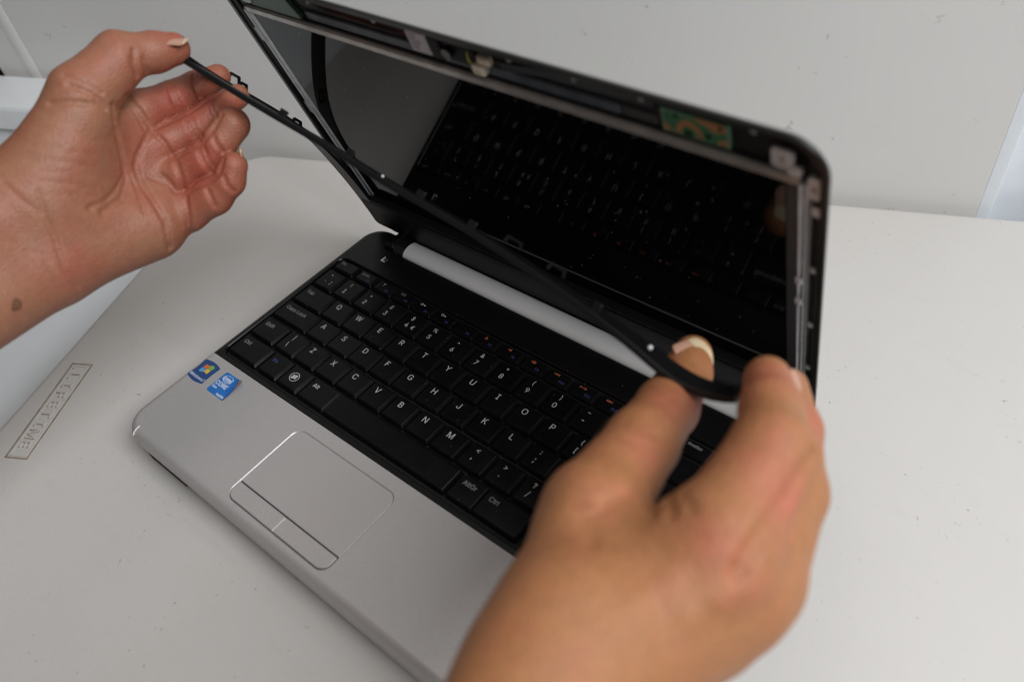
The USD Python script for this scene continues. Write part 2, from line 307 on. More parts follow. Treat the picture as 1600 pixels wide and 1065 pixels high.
pad = man(slab(PX0 + 0.00085, PX1 - 0.00085, PY0 + 0.0009, PY1 - 0.00085, 0.0054, [(0.0230, 0.0), (0.02352, 0.0), (0.02362, 0.00012)], 6))
obj('touchpad', tm(pad ^ mbx(-1, 1, YB + 0.0007, 1, -1, 1)), 'silver_paint', lap)
btn = man(slab(PX0 + 0.0011, PX1 - 0.0011, PY0 + 0.0012, PY1, 0.0052, [(0.0230, 0.0), (0.0240, 0.0), (0.0243, 0.0003)], 6))
XM = 0.1231
for a, b in ((-1, XM - 0.0005), (XM + 0.0005, 1)):
    obj('touchpad_button', tm(btn ^ mbx(a, b, -1, YB - 0.0003, -1, 1)), 'silver_paint', lap)
obj('button_divider', bx(XM - 0.00022, XM + 0.00022, PY0 + 0.0012, YB - 0.0004, 0.0231, 0.02455), 'silver_bright', lap)
# keyboard deck with its shallow well
KX0, KX1, KY0, KY1 = 0.0042, 0.2938, 0.0610, 0.1585
well = man(slab(KX0, KX1, KY0, KY1, 0.0055, [(0.0212, 0.0006), (0.0234, 0.0006), (0.0241, 0.0)], 6))
deck = (shell ^ mbx(-1, 1, YS + 0.00015, 1, -1, 1)) - well
hcut = man(bx(0.0215, 0.2765, 0.1775, 0.3, 0.0150, 0.05))
deck = deck - hcut
obj('keyboard_deck', tm(deck), 'deck_black', lap, smooth=24)
obj('keyboard_tray', slab(KX0 + 0.0008, KX1 - 0.0008, KY0 + 0.0008, KY1 - 0.0008, 0.005, [(0.02122, 0), (0.02135, 0)], 6), 'well_black', lap)
obj('bottom_case', slab(0.003, W - 0.003, D0 + 0.004, D1 - 0.002, 0.013, [(0.0030, 0.006), (0.0048, 0.004), (0.0117, 0.0025)], 8), 'gloss_black', lap)
for x in (0.030, W - 0.030):
    for y in (0.008, 0.18):
        obj('rubber_foot', slab(x - 0.016, x + 0.016, y - 0.004, y + 0.004, 0.0035, [(0.0002, 0.0008), (0.0012, 0), (0.0031, 0)], 4), 'rubber', lap)
obj('speaker_slot', bx(0.0165, 0.0500, D0 + 0.0005, D0 + 0.012, 0.0046, 0.0097, 0.0008), 'rubber', lap)
# hinge barrel
def cyl(x0, x1, y, z, r, n=28):
    m = trimesh.creation.cylinder(r, x1 - x0, sections=n); m.apply_transform(trimesh.transformations.rotation_matrix(math.pi / 2, [0, 1, 0])); m.apply_translation([(x0 + x1) / 2, y, z]); return m
HY, HZ, HR = 0.1847, 0.0240, 0.0069
def flat(m, k=1.0): m.vertices[:, 2] = HZ + (m.vertices[:, 2] - HZ) * 0.64; m.vertices[:, 1:] = [HY, HZ] + (m.vertices[:, 1:] - [HY, HZ]) * k; return m
obj('hinge_barrel', flat(cyl(0.0385, 0.2680, HY, HZ, HR, 48)), 'silver_bright', lap, smooth=40)
obj('hinge_back', bx(0.0300, 0.2680, 0.1912, 0.1946, 0.0150, 0.0268), 'inner_black', lap)
for x0, x1 in ((0.0300, 0.0383), (0.2682, 0.2765)):
    obj('hinge_cap', flat(cyl(x0, x1, HY, HZ, HR), 1.04), 'gloss_black', lap, smooth=40)
    xm = (x0 + x1) / 2
for x0, x1 in ((0.0222, 0.0298), (0.2767, 0.2843)):
    obj('hinge_block', bx(x0, x1, 0.1785, 0.1935, 0.0150, 0.0285, 0.002), 'deck_black', lap)
obj('power_button', slab(0.0285, 0.0340, 0.1672, 0.1726, 0.001, [(0.0239, 0), (0.0243, 0.0001), (0.0244, 0.0004)], 3), 'gloss_black', lap)
pbs = cat(prism(LineString([(0.0292 + 0.0001, 0.1716), (0.0290, 0.1680), (0.0318, 0.1680)]).buffer(0.00035), 0.0244, 0.02446), prism(Polygon([(0.029, 0.1716), (0.029, 0.168), (0.0302, 0.1683)]), 0.0244, 0.02447))
obj('power_mark', pbs, 'label_white', lap)
obj('power_ring', prism(LineString([(0.0312 + 0.0011 * math.cos(a), 0.1700 + 0.0011 * math.sin(a)) for a in np.linspace(2.2, 7.2, 20)]).buffer(0.00013), 0.0244, 0.02446), 'legend_dim', lap)
obj('lock_slot', bx(-0.00025, 0.0006, 0.083, 0.096, 0.0185, 0.0194), 'well_black', lap)

# keys ---------------------------------------------------------------
p = 0.01758; ZK = 0.0245
def keycap(x0, x1, y0, y1):
    e = 0.00125
    return slab(x0 - e, x1 + e, y0 - e, y1 + e, 0.0011, [(0.0216, 0.0), (0.0229, 0.0001), (ZK - 0.00022, e - 0.00018), (ZK - 0.00004, e + 0.0001), (ZK, e + 0.0005)], 2)
LZ = ZK + 0.00001
def legend(key, meshes, m): obj('legend', cat(*meshes), m, key, smooth=False)
def key(x0, x1, y0, y1, big=None, small=None, up=None, low=None, extra=None, blue=None):
    x0, x1, y0, y1 = (q * 0.001 for q in (x0, x1, y0, y1))
    k = obj('key', keycap(x0, x1, y0, y1), 'key_black', lap, smooth=20)
    L, T = x0, y1
    if big: legend(k, [text(big, 0.0035, L + 0.0050, T - 0.0036, LZ)], 'legend_white')
    if small: legend(k, [text(small, 0.0025, L + 0.0024, T - 0.0040, LZ, left=True)], 'legend_dim' if len(small) > 3 or x0 < 0.03 else 'legend_white')
    if up:
        ms = [text(up, 0.0027, L + 0.0052, T - 0.0030, LZ)]
        if low: ms.append(text(low, 0.0031, L + 0.0050, T - 0.0086, LZ))
        if extra: ms.append(text(extra, 0.0027, L + 0.0096, T - 0.0086, LZ))
        legend(k, ms, 'legend_white')
    if blue: legend(k, [text(blue, 0.0024, L + 0.0042, T - 0.0045, LZ)], 'legend_blue')
    return k
RN, RQ, RA, RZ, RB, RF = (131.2, 144.4), (114.8, 127.6), (99.1, 111.6), (82.0, 95.1), (65.3, 78.7), (148.2, 155.0)
kw = 14.2
k0 = key(7.5, 21.2, *RN, up='¬', low='`', extra='¦')
for i, (u, l) in enumerate(zip('!"£$%^&*()_+', '1234567890-=')):
    key(25.0 + i * 17.58, 25.0 + i * 17.58 + kw, *RN, up=u, low=l, extra='€' if l == '4' else None)
key(236.0, 266.8, *RN, small='Backspace'); key(271.3, 290, *RN, small='Home')
key(7.4, 29.4, *RQ, small='Tab')
for i, c in enumerate('QWERTYUIOP'): key(32.8 + i * 17.58, 32.8 + i * 17.58 + kw, *RQ, big=c)
for i, (u, l) in enumerate((('{', '['), ('}', ']'))): key(208.6 + i * 17.58, 208.6 + i * 17.58 + kw, *RQ, up=u, low=l)
key(243.8, 266.8, *RQ); key(271.3, 290, *RQ, small='PgUp')
key(7.2, 34.0, *RA, small='Caps Lock')
for i, c in enumerate('ASDFGHJKL'): key(37.3 + i * 17.58, 37.3 + i * 17.58 + kw, *RA, big=c)
for i, (u, l) in enumerate(((':', ';'), ('@', "'"), ('~', '#'))): key(195.5 + i * 17.58, 195.5 + i * 17.58 + kw, *RA, up=u, low=l)
key(248.3, 266.8, *RA, small='Enter'); key(271.3, 290, *RA, small='PgDn')
key(7.3, 24.8, *RZ, small='Shift'); key(29.2, 43.2, *RZ, up='|', low='\\')
for i, c in enumerate('ZXCVBNM'): key(46.3 + i * 17.58, 46.3 + i * 17.58 + kw, *RZ, big=c)
for i, (u, l) in enumerate(('<,', '>.', '?/')): key(169.3 + i * 17.58, 169.3 + i * 17.58 + kw, *RZ, up=u, low=l)
key(222.9, 266.8, *RZ, small='Shift'); key(271.3, 290, *RZ, small='End')
key(8.0, 30.3, *RB, small='Ctrl'); key(34.5, 47.9, *RB, blue='Fn'); kwin = key(51.6, 65.2, *RB); key(68.8, 87.6, *RB, small='Alt')
obj('key', keycap(0.0897, 0.1744, 0.0652, 0.0786), 'key_black', lap, smooth=20, label='long blank space bar')
key(177.8, 192.0, *RB, small='AltGr'); key(194.0, 218.4, *RB, small='Ctrl')
key(222.6, 236, *RB, small='<'); key(240, 249.5, *RB); key(253, 266.8, *RB); key(271.3, 290, *RB)
def flag(cx, cy, s, z, t=0.00006):
    """Four curved panes of a waving flag."""
    out = []
    for i in (0, 1):
        for j in (0, 1):
            xs = np.linspace(i * 1.06 - 1.03, i * 1.06 - 0.06, 7); 
            wv = lambda x: 0.20 * math.sin((x + 0.1) * 2.9)
            lo, hi = (-0.98, -0.04) if j == 0 else (0.06, 1.0)
            pts = [(x + lo * 0.10, lo * 0.9 + wv(x)) for x in xs] + [(x + hi * 0.10, hi * 0.9 + wv(x)) for x in xs[::-1]]
            out.append(prism(Polygon([(cx + s * a, cy + s * b) for a, b in pts]), z, z + t))
    return out          # left-low, left-high, right-low, right-high
fw = (0.0576, 0.0722)
legend(kwin, flag(*fw, 0.00155, LZ) + [prism(Polygon([(fw[0] + 0.0031 * math.cos(a), fw[1] + 0.0031 * math.sin(a)) for a in np.linspace(0, 6.283, 32)]).difference(Polygon([(fw[0] + 0.00275 * math.cos(a), fw[1] + 0.00275 * math.sin(a)) for a in np.linspace(0, 6.283, 32)])), LZ, LZ + 0.00006)], 'legend_white')
# function row: icons drawn as small shapes, blue F numbers
def tri(cx, cy, s, d=1): return Polygon([(cx - d * s * 0.5, cy - s * 0.6), (cx + d * s * 0.6, cy), (cx - d * s * 0.5, cy + s * 0.6)])
def up_tri(cx, cy, s, d=1): return Polygon([(cx - s * 0.6, cy - d * s * 0.4), (cx + s * 0.6, cy - d * s * 0.4), (cx, cy + d * s * 0.6)])
def ringp(cx, cy, r, t): return Polygon([(cx + r * math.cos(a), cy + r * math.sin(a)) for a in np.linspace(0, 6.283, 16)]).difference(Polygon([(cx + (r - t) * math.cos(a), cy + (r - t) * math.sin(a)) for a in np.linspace(0, 6.283, 16)]))
def pz(*polys): return [prism(q, LZ, LZ + 0.00006) for q in polys]
def bar(cx, cy, w_, h_): return sbox(cx - w_ / 2, cy - h_ / 2, cx + w_ / 2, cy + h_ / 2)
key(7.5, 22.4, *RF, small=None); ke = None
esc = stage.GetPrimAtPath('/World/laptop/' + [c.GetName() for c in lap.GetChildren() if c.GetName().startswith('key_')][-1])
legend(esc, [text('Esc', 0.0017, 0.0112, 0.1533, LZ)], 'legend_dim')
for k in range(14):
    x0 = 26.6 + 16.3 * k; kk = key(x0, x0 + 12.6, *RF); cx, cy = (31 + 16.3 * k) * 0.001, 0.1530
    if k == 0: legend(kk, [text('Quick', 0.0016, cx, cy, LZ)], 'legend_dim')
    elif k == 1: legend(kk, pz(up_tri(cx, cy + 0.0003, 0.0016, -1), bar(cx, cy - 0.0004, 0.0003, 0.002)), 'legend_dim')
    elif k == 2: legend(kk, pz(bar(cx, cy, 0.0032, 0.0013).difference(bar(cx, cy, 0.0027, 0.0008))), 'legend_dim')
    elif k in (3, 4): legend(kk, pz(ringp(cx - 0.0009, cy, 0.0009, 0.0003), up_tri(cx + 0.0011, cy - 0.0001, 0.0012, -1 if k == 3 else 1)), 'legend_white')
    elif k == 6: legend(kk, pz(up_tri(cx, cy, 0.0017).difference(up_tri(cx, cy, 0.0008)), bar(cx, cy - 0.0011, 0.0018, 0.0003)), 'legend_red')
    elif k == 7: legend(kk, pz(bar(cx - 0.0005, cy, 0.0009, 0.0008), tri(cx + 0.0003, cy, 0.0018, -1)), 'legend_red')
    elif k == 8: legend(kk, pz(bar(cx - 0.0009, cy, 0.0009, 0.0008), tri(cx - 0.0002, cy, 0.0018, -1), bar(cx + 0.0009, cy, 0.0003, 0.0012), bar(cx + 0.0015, cy, 0.0003, 0.0017)), 'legend_red')
    elif k == 9: legend(kk, pz(bar(cx - 0.0018, cy, 0.0003, 0.0014), tri(cx - 0.0008, cy, 0.0013, -1), tri(cx + 0.0006, cy, 0.0013, -1)), 'legend_red')
    elif k == 10: legend(kk, pz(tri(cx - 0.0013, cy, 0.0013), bar(cx, cy, 0.0002, 0.0014), bar(cx + 0.0009, cy, 0.0004, 0.0013), bar(cx + 0.0017, cy, 0.0004, 0.0013)), 'legend_red')
    elif k == 11: legend(kk, pz(tri(cx - 0.0011, cy, 0.0013), tri(cx + 0.0003, cy, 0.0013), bar(cx + 0.0014, cy, 0.0003, 0.0014)), 'legend_red')
    if k < 12: legend(kk, [text('F%d' % (k + 1), 0.0014, cx + 0.0048, 0.1496, LZ)], 'legend_blue')
kk = key(254.6, 267.0, *RF); legend(kk, [text('PrntScr', 0.0016, 0.2590, 0.1528, LZ)], 'legend_dim')
key(271.3, 290, *RF, small='Delete')

# stickers -----------------------------------------------------------
def curl(mesh):          # the second sticker's right corner lifts off
    v = mesh.vertices; t = np.clip((v[:, 0] - 0.0325 + 0.35 * (v[:, 1] - 0.047)) / 0.006, 0, 1); v[:, 2] += 0.0022 * t ** 2; return mesh
ZS = 0.02403
def rpoly(x0, x1, y0, y1, r, n=6): return Polygon(rr(x0, x1, y0, y1, r, n))
S1 = Polygon(np.array([(0.0012 + 0.0008 * math.sin(math.pi * t), 0.0392 + 0.0130 * t) for t in np.linspace(0, 1, 9)][::-1] + [(0.0012 + 0.0140 * t, 0.0392 - 0.0012 * math.sin(math.pi * t)) for t in np.linspace(0, 1, 9)] + [(0.0152 - 0.0004 * math.sin(math.pi * t), 0.0392 + 0.0130 * t) for t in np.linspace(0, 1, 9)] + [(0.0152 - 0.0140 * t, 0.0522 + 0.0012 * math.sin(math.pi * t)) for t in np.linspace(0, 1, 9)])).buffer(-0.0006).buffer(0.0006)
S1 = affinity.translate(S1, 0.0008, 0)
st1 = obj('sticker', prism(S1, ZS, ZS + 0.00012), 'sticker_navy', lap, label='dark blue sticker with a four colour flag at the palm rest corner')
zq = ZS + 0.00013
fl4 = flag(0.0092, 0.0478, 0.0032, zq)
for q, mname in zip(fl4, ('flag_blue', 'flag_red', 'flag_yellow', 'flag_green')): obj('flag_pane', q, mname, st1, smooth=False)
obj('sticker_lettering', text('Windows7', 0.0019, 0.0090, 0.0411, zq), 'sticker_white', st1, smooth=False)
S2 = rpoly(0.0212, 0.0368, 0.0382, 0.0532, 0.0014)
grid = trimesh.creation.extrude_polygon(S2, 0.00012, engine='earcut'); grid.apply_translation([0, 0, ZS]); grid = grid.subdivide().subdivide().subdivide()
st2 = obj('sticker', curl(grid), 'sticker_blue', lap, label='bright blue sticker with white lettering and an amber edge')
def onst(mesh, up): mesh = mesh.subdivide(); mesh.apply_translation([0, 0, up]); return curl(mesh)
amb = Polygon([(0.0325, 0.0532), (0.0368, 0.0532), (0.0368, 0.0382), (0.0362, 0.0382), (0.0364, 0.0450)]).intersection(S2)
obj('amber_corner', onst(prism(amb, zq, zq + 0.00005), 0.0), 'sticker_amber', st2, smooth=False)
obj('dark_edge', onst(prism(LineString([(0.0323, 0.0531), (0.0352, 0.0495), (0.0362, 0.0450), (0.0360, 0.0386)]).buffer(0.00025).intersection(S2), zq + 0.00006, zq + 0.0001), 0.0), 'sticker_deep', st2, smooth=False)
oval = Polygon([(0.0266 + 0.0040 * math.cos(a), 0.0497 + 0.0024 * math.sin(a)) for a in np.linspace(0.25, 6.0, 40)] + [(0.0266 + 0.0037 * math.cos(a), 0.0498 + 0.0021 * math.sin(a)) for a in np.linspace(0.25, 6.0, 40)[::-1]])
lt = cat(prism(oval, zq, zq + 0.00005), text('intel', 0.0025, 0.0266, 0.0497, zq, bold=True), text('CORE', 0.0026, 0.0264, 0.0453, zq, bold=True), text('Duo', 0.0015, 0.0238, 0.0424, zq, bold=True), text('inside', 0.0016, 0.0322, 0.0397, zq, bold=True), text('TM', 0.0006, 0.0308, 0.0464, zq))
obj('sticker_lettering', onst(lt, 0.0), 'sticker_white', st2, smooth=False)
obj('sticker_numeral', onst(text('2', 0.0030, 0.0328, 0.0452, zq), 0.0), 'sticker_deep', st2, smooth=False)

# lid ----------------------------------------------------------------
LO = np.array([0.0, 0.19515, 0.024]); LV = np.array([0, -0.28053, 0.95985]); LN = np.array([0, -0.95985, -0.28053]); LX = np.array([1.0, 0, 0])
def lid(mesh): return framed(mesh, LO, LX, LV, LN)       # x along, y up the lid, z towards the user
def lidp(x, v, d=0.0): return LO + LX * x + LV * v + LN * d
VT = 0.1925
outer = man(slab(0.0, W, -0.004, VT, 0.0145, [(-0.0064, 0.012), (-0.0060, 0.0085), (-0.0048, 0.0050), (-0.0030, 0.0020), (-0.0014, 0.0004), (-0.0006, 0.0), (0.0, 0.0003)], 10))
inner = man(slab(0.0026, W - 0.0026, 0.0015, VT - 0.0026, 0.0125, [(-0.0050, 0.0065), (-0.0030, 0.0025), (-0.0014, 0.0), (0.01, 0.0)], 10))
obj('lid_shell', lid(tm(outer - inner)), 'lid_rim', lap, smooth=30)
obj('lid_lining', lid(slab(0.0028, W - 0.0028, 0.0018, VT - 0.0028, 0.0122, [(-0.00495, 0.0066), (-0.0047, 0.0062)], 10)), 'inner_black', lap)
for (a, b, c_, d_) in ((0.0030, 0.2950, 0.1872, 0.1880),):
    obj('lid_rib', lid(bx(a + 0.012, b - 0.012, c_, d_, -0.0050, -0.0025)), 'inner_black', lap)
for x in (0.2925, 0.0040):
    obj('lid_rib', lid(bx(x, x + 0.0012, 0.03, 0.175, -0.0050, -0.0022)), 'inner_black', lap)
# display panel
PL, PR, PB, PT = 0.0090, 0.2874, 0.0100, 0.1724
pn = obj('display_panel', lid(bx(PL, PR, PB, PT, -0.0048, -0.0024, 0.0006)), 'panel_metal', lap)
obj('screen', lid(bx(PL + 0.0040, PR - 0.0042, PB + 0.004, PT - 0.0036, -0.0028, -0.0020, 0.0002)), 'screen_glass', pn)
obj('top_frame_strip', lid(bx(PL, PR, PT - 0.0034, PT, -0.0023, -0.0016, 0.0003)), 'panel_metal', pn)
obj('right_frame_strip', lid(bx(PR - 0.0040, PR, PB, PT - 0.0036, -0.0023, -0.0016, 0.0003)), 'groove_grey', pn)
obj('left_frame_strip', lid(bx(PL, PL + 0.0038, PB, PT - 0.0036, -0.0023, -0.0016, 0.0003)), 'bracket_metal', pn)
for x0, x1, hh in ((PR + 0.0003, PR + 0.0012, -0.0010), (PR + 0.0017, PR + 0.0026, -0.0022), (PR + 0.0030, PR + 0.0036, -0.0028), (PL - 0.0018, PL - 0.0004, -0.0012), (PL - 0.0036, PL - 0.0024, -0.0026)):
    obj('bracket_rail', lid(bx(x0, x1, 0.012, PT - 0.002, -0.0049, hh, 0.0002)), 'bracket_metal', lap)
def tab(x, v, sx, sv, hole=True):
    q = rpoly(x - sx, x + sx, v - sv, v + sv, min(sx, sv) * 0.45)
    if hole: q = q.difference(Polygon([(x + 0.0010 * math.cos(a), v + 0.0010 * math.sin(a)) for a in np.linspace(0, 6.283, 14)]))
    t = obj('bracket_tab', lid(prism(q, -0.0026, -0.0014)), 'bracket_metal', lap)
    if hole: obj('screw', lid(slab(x - 0.0007, x + 0.0007, v - 0.0007, v + 0.0007, 0.0007, [(-0.0030, 0), (-0.0019, 0), (-0.0017, 0.0003)], 4)), 'screw_brass', t)
tab(0.2822, 0.1795, 0.0036, 0.0042); tab(0.2925, 0.1700, 0.0019, 0.0050); tab(0.2935, 0.1590, 0.0014, 0.0022, False); tab(0.2862, 0.1755, 0.0022, 0.0022, False)
tab(0.0150, 0.1800, 0.0040, 0.0040)
for v in (0.126, 0.088, 0.052): tab(0.2932, v, 0.0010, 0.0016, False)
for v in (0.155, 0.105, 0.060): tab(0.0058, v, 0.0012, 0.0040, False)
for v in (0.117, 0.103): obj('rail_clip', lid(bx(PR - 0.0004, PR + 0.0022, v - 0.002, v + 0.002, -0.0026, -0.0006, 0.0004)), 'bracket_metal', lap)
# parts along the top of the lid
obj('cable_cover', lid(bx(0.0560, 0.2220, 0.1742, 0.1792, -0.0048, -0.0036, 0.0006)), 'cable_blue', lap)
obj('cable_cover', lid(bx(0.2225, 0.2370, 0.1742, 0.1790, -0.0048, -0.0040, 0.0004)), 'groove_grey', lap)
cb = obj('circuit_board', lid(bx(0.2389, 0.2640, 0.1742, 0.1848, -0.0050, -0.0032, 0.0002)), 'board_green', lap, label='green and orange circuit board at the right of the screen top')
arch = Polygon([(0.2492 + 0.0050 * math.cos(a), 0.1752 + 0.0068 * math.sin(a)) for a in np.linspace(0, math.pi, 24)] + [(0.2492 + 0.0031 * math.cos(a), 0.1752 + 0.0042 * math.sin(a)) for a in np.linspace(math.pi, 0, 24)])
for q in (arch, Polygon([(0.2515, 0.1842), (0.2625, 0.1842), (0.2625, 0.1812), (0.2585, 0.1800), (0.2550, 0.1822), (0.2520, 0.1830)]), Polygon([(0.2398, 0.1752), (0.2432, 0.1752), (0.2415, 0.1775), (0.2398, 0.1785)]), Polygon([(0.2590, 0.1752), (0.2632, 0.1752), (0.2632, 0.1775), (0.2600, 0.1770)])):
    obj('copper_area', lid(prism(q, -0.0033, -0.00314)), 'board_copper', cb)
obj('board_print', lid(prism(sbox(0.2396, 0.17425, 0.2633, 0.1842).difference(sbox(0.2398, 0.1740, 0.2631, 0.1840)), -0.0033, -0.00316)), 'legend_white', cb)
for x, v, a_, b_ in ((0.2490, 0.1762, 0.0011, 0.0008), (0.2562, 0.1775, 0.0009, 0.0006), (0.2448, 0.1830, 0.0007, 0.0005), (0.2608, 0.1826, 0.0006, 0.0006)):
    obj('chip', lid(bx(x - a_, x + a_, v - b_, v + b_, -0.0033, -0.0026, 0.0001)), 'inner_black', cb)
for x in np.linspace(0.2405, 0.2625, 9):
    obj('solder_pad', lid(bx(x - 0.0004, x + 0.0004, 0.1744, 0.1748, -0.0033, -0.0030, 0.0001)), 'bracket_metal', cb)
gl = Polygon([(0.0165, 0.1742), (0.0520, 0.1742), (0.0470, 0.1862), (0.0165, 0.1862)])
obj('circuit_board', lid(prism(gl, -0.0050, -0.0026)), 'circuit_board_dark', lap, label='dull green circuit board at the left of the screen top')
lb = obj('paper_label', lid(bx(0.1235, 0.1345, 0.1765, 0.1870, -0.0030, -0.00285)), 'label_white', lap)
obj('camera_module', lid(bx(0.1350, 0.1415, 0.1762, 0.1868, -0.0048, -0.0020, 0.0006)), 'inner_black', lap)
lens = trimesh.creation.cylinder(0.0024, 0.0022, sections=20); lens.apply_translation([0.1450, 0.1815, -0.0022])
obj('camera_lens', lid(lens), 'gloss_black', lap)
obj('camera_board', lid(bx(0.1418, 0.1580, 0.1765, 0.1860, -0.0047, -0.0034, 0.0003)), 'inner_black', lap)
obj('connector', lid(bx(0.1572, 0.1632, 0.1758, 0.1800, -0.0047, -0.0004, 0.0007)), 'connector_cream', lap)
obj('connector', lid(bx(0.1606, 0.1668, 0.1806, 0.1846, -0.0047, -0.0014, 0.0007)), 'connector_cream', lap)
obj('cable', lid(tube([(0.1555, 0.1842, -0.003), (0.1560, 0.1815, -0.0018), (0.1566, 0.1790, -0.0022)], 0.0004, 6)), 'wire_yellow', lap)
for k in range(3):
    obj('cable', lid(tube([(0.168 + 0.002 * k, 0.1815 - 0.001 * k, -0.004), (0.19, 0.1845 - 0.0011 * k, -0.0042), (0.236, 0.1850 - 0.0011 * k, -0.0045)], 0.00045, 6)), 'gloss_black', lap)
    obj('cable', lid(tube([(0.055, 0.1850 - 0.0011 * k, -0.0045), (0.09, 0.1848 - 0.0011 * k, -0.0042), (0.122, 0.1840 - 0.001 * k, -0.004)], 0.00045, 6)), 'gloss_black', lap)

for x in (0.064, 0.105, 0.176, 0.205, 0.232, 0.272):
    sc_ = obj('screw', lid(slab(x - 0.0010, x + 0.0010, 0.1847, 0.1867, 0.0010, [(-0.0048, 0), (-0.0032, 0), (-0.0028, 0.0004)], 4)), 'bracket_metal', lap)
    obj('screw_slot', lid(bx(x - 0.0008, x + 0.0008, 0.18555, 0.18585, -0.0029, -0.00272)), 'inner_black', sc_)
for k in range(5): obj('label_print', lid(bx(0.1245, 0.1245 + 0.0035 + 0.0012 * (k % 3), 0.1780 + 0.0017 * k, 0.1786 + 0.0017 * k, -0.00286, -0.00280)), 'print_grey', lb)

# ------------------------------------------------------------------ screen bezel, peeled off at the top and held by both hands
bez = thing('screen_bezel', 'thin flexible black screen frame held between the two hands', 'bezel')
def resample(pts, n):
    pts = np.asarray(pts, float); from scipy.interpolate import CubicSpline
    t = np.r_[0, np.cumsum(np.linalg.norm(np.diff(pts, axis=0), axis=1))]; return CubicSpline(t, pts)(np.linspace(0, t[-1], n))
def strip(pts, nors, wid, th, lip=0.0, n=40):
    """Flat strip: width direction = normal x tangent; an L lip at the outer edge (positive side)."""
    c = resample(pts, n); tn = np.gradient(c, axis=0)
    nn = np.array([[np.interp(s, np.linspace(0, 1, len(nors)), np.asarray(nors)[:, k]) for k in range(3)] for s in np.linspace(0, 1, n)])
    ww = np.interp(np.linspace(0, 1, n), np.linspace(0, 1, len(wid)), wid); rings = []
    for q, t, m_, w_ in zip(c, tn, nn, ww):
        t = nrm(t); m_ = nrm(m_ - t * (m_ @ t)); s = np.cross(t, m_); a = w_ / 2; e = th * 0.35
        sec = [(-a, -th / 2), (-a + e, -th / 2 - 0.0), (a - 0.0012, -th / 2), (a - 0.0012, -th / 2 - lip), (a, -th / 2 - lip), (a, th / 2 - e), (a - e, th / 2), (-a + e, th / 2), (-a, th / 2 - e)]
        rings.append(np.array([q + s * u + m_ * k for u, k in sec]))
    m = loft(rings); m.fix_normals(); return m
TL = at(287, 91, 0.402); TR = at(1160, 611, 0.280)
def between(px, py, x0=287.0, d0=0.402, x1=1160.0, d1=0.280):
    t = (px - x0) / (x1 - x0); return at(px, py, 1.0 / ((1 - t) / d0 + t / d1))
TOP = [between(*q) for q in ((287, 91), (365, 139), (430, 178), (520, 230), (600, 279), (720, 348), (830, 417), (930, 486), (1010, 545), (1066, 587), (1112, 607), (1160, 612))]
BENDL = lidp(0.0010, 0.083, 0.005); BL = lidp(0.0068, 0.018, 0.0016); BR = lidp(0.2885, 0.018, 0.0016)
def edge_on(p, d, deg):
    v = nrm(CAM - p); d = nrm(d); e = nrm(np.cross(d, v)); e = e if e @ -RM[1] > 0 else -e; u = nrm(np.cross(e, d)); u = u if u @ v > 0 else -u
    return nrm(e * math.cos(math.radians(deg)) + u * math.sin(math.radians(deg)))
NP = nrm(np.cross(TR - TL, TL - BENDL)); NP = NP if NP @ (CAM - TL) > 0 else -NP
tilt = nrm(NP + 0.25 * nrm(CAM - TL))
mid = lambda a, b, t, off=0.0: a + (b - a) * t + np.array([0, 0, off])
obj('top_strip', strip(TOP, [edge_on(TOP[k], TOP[min(k + 1, 11)] - TOP[max(k - 1, 0)], a) for k, a in ((0, 2), (3, 5), (6, 8), (9, 12), (11, 20))], [0.008, 0.0105, 0.012, 0.0120, 0.0125], 0.0012, 0.0013, 70), 'bezel_black', bez)
obj('left_strip', strip([BL, lidp(0.0055, 0.045, 0.0022), BENDL, mid(BENDL, TL, 0.5, 0.0035), TL + np.array([0, 0, 0.0022])], [LN, LN, nrm(LN + NP), NP, NP], [0.0125, 0.0115, 0.0095, 0.0085, 0.0085], 0.0016, -0.0, 50), 'bezel_black', bez)
obj('right_strip', strip([BR, mid(BR, TR, 0.35), mid(BR, TR, 0.7), TR], [LN, LN, LN, LN], [0.010, 0.008, 0.007, 0.007], 0.0016, 0.0, 40), 'bezel_black', bez)
bs = rpoly(0.0010, W - 0.0010, 0.0030, 0.0278, 0.004)
obj('bottom_strip', lid(slab(0.0012, W - 0.0012, 0.0030, 0.0316, 0.004, [(-0.0010, 0), (0.0016, 0.0), (0.0027, 0.0010), (0.0031, 0.0024)], 5)), 'bezel_matte', bez)
obj('bottom_lip', lid(bx(0.0135, W - 0.0135, 0.0320, 0.0334, -0.0019, 0.0029, 0.0003)), 'bezel_matte', bez)
for t, s in ((0.655, 1.0), (0.59, 0.62)):
    c = mid(BENDL, TL, t, 0.0035); d = nrm(TL - BENDL); u = -RM[1]; u = nrm(u - d * (u @ d))
    lp = LineString([(-0.0036 * s, 0), (-0.0033 * s, 0.0038 * s), (0.0036 * s, 0.0034 * s), (0.0040 * s, 0.0018 * s)]).buffer(0.0005)
    obj('clip', framed(prism(lp, -0.0006, 0.0006), c + u * 0.0012, d, u, np.cross(d, u)), 'bezel_black', bez)
for base, t in (((BENDL, TL), 0.17), ((TL, TR), 795), ((TL, TR), 862)):
    a, b = base; c = between(t, 0.0) if a is TL else mid(a, b, t); c = between(t, {795: 393, 862: 436}[t]) if a is TL else c; d = nrm(b - a); u = -RM[1]; u = nrm(u - d * (u @ d))
    lp = LineString([(-0.0036, 0), (-0.0032, 0.0022), (0.0032, 0.0022), (0.0038, 0.0)]).buffer(0.0005)
    obj('clip', framed(prism(lp, -0.0007, 0.0007), c + u * 0.003, d, u, np.cross(d, u)), 'bezel_black', bez)
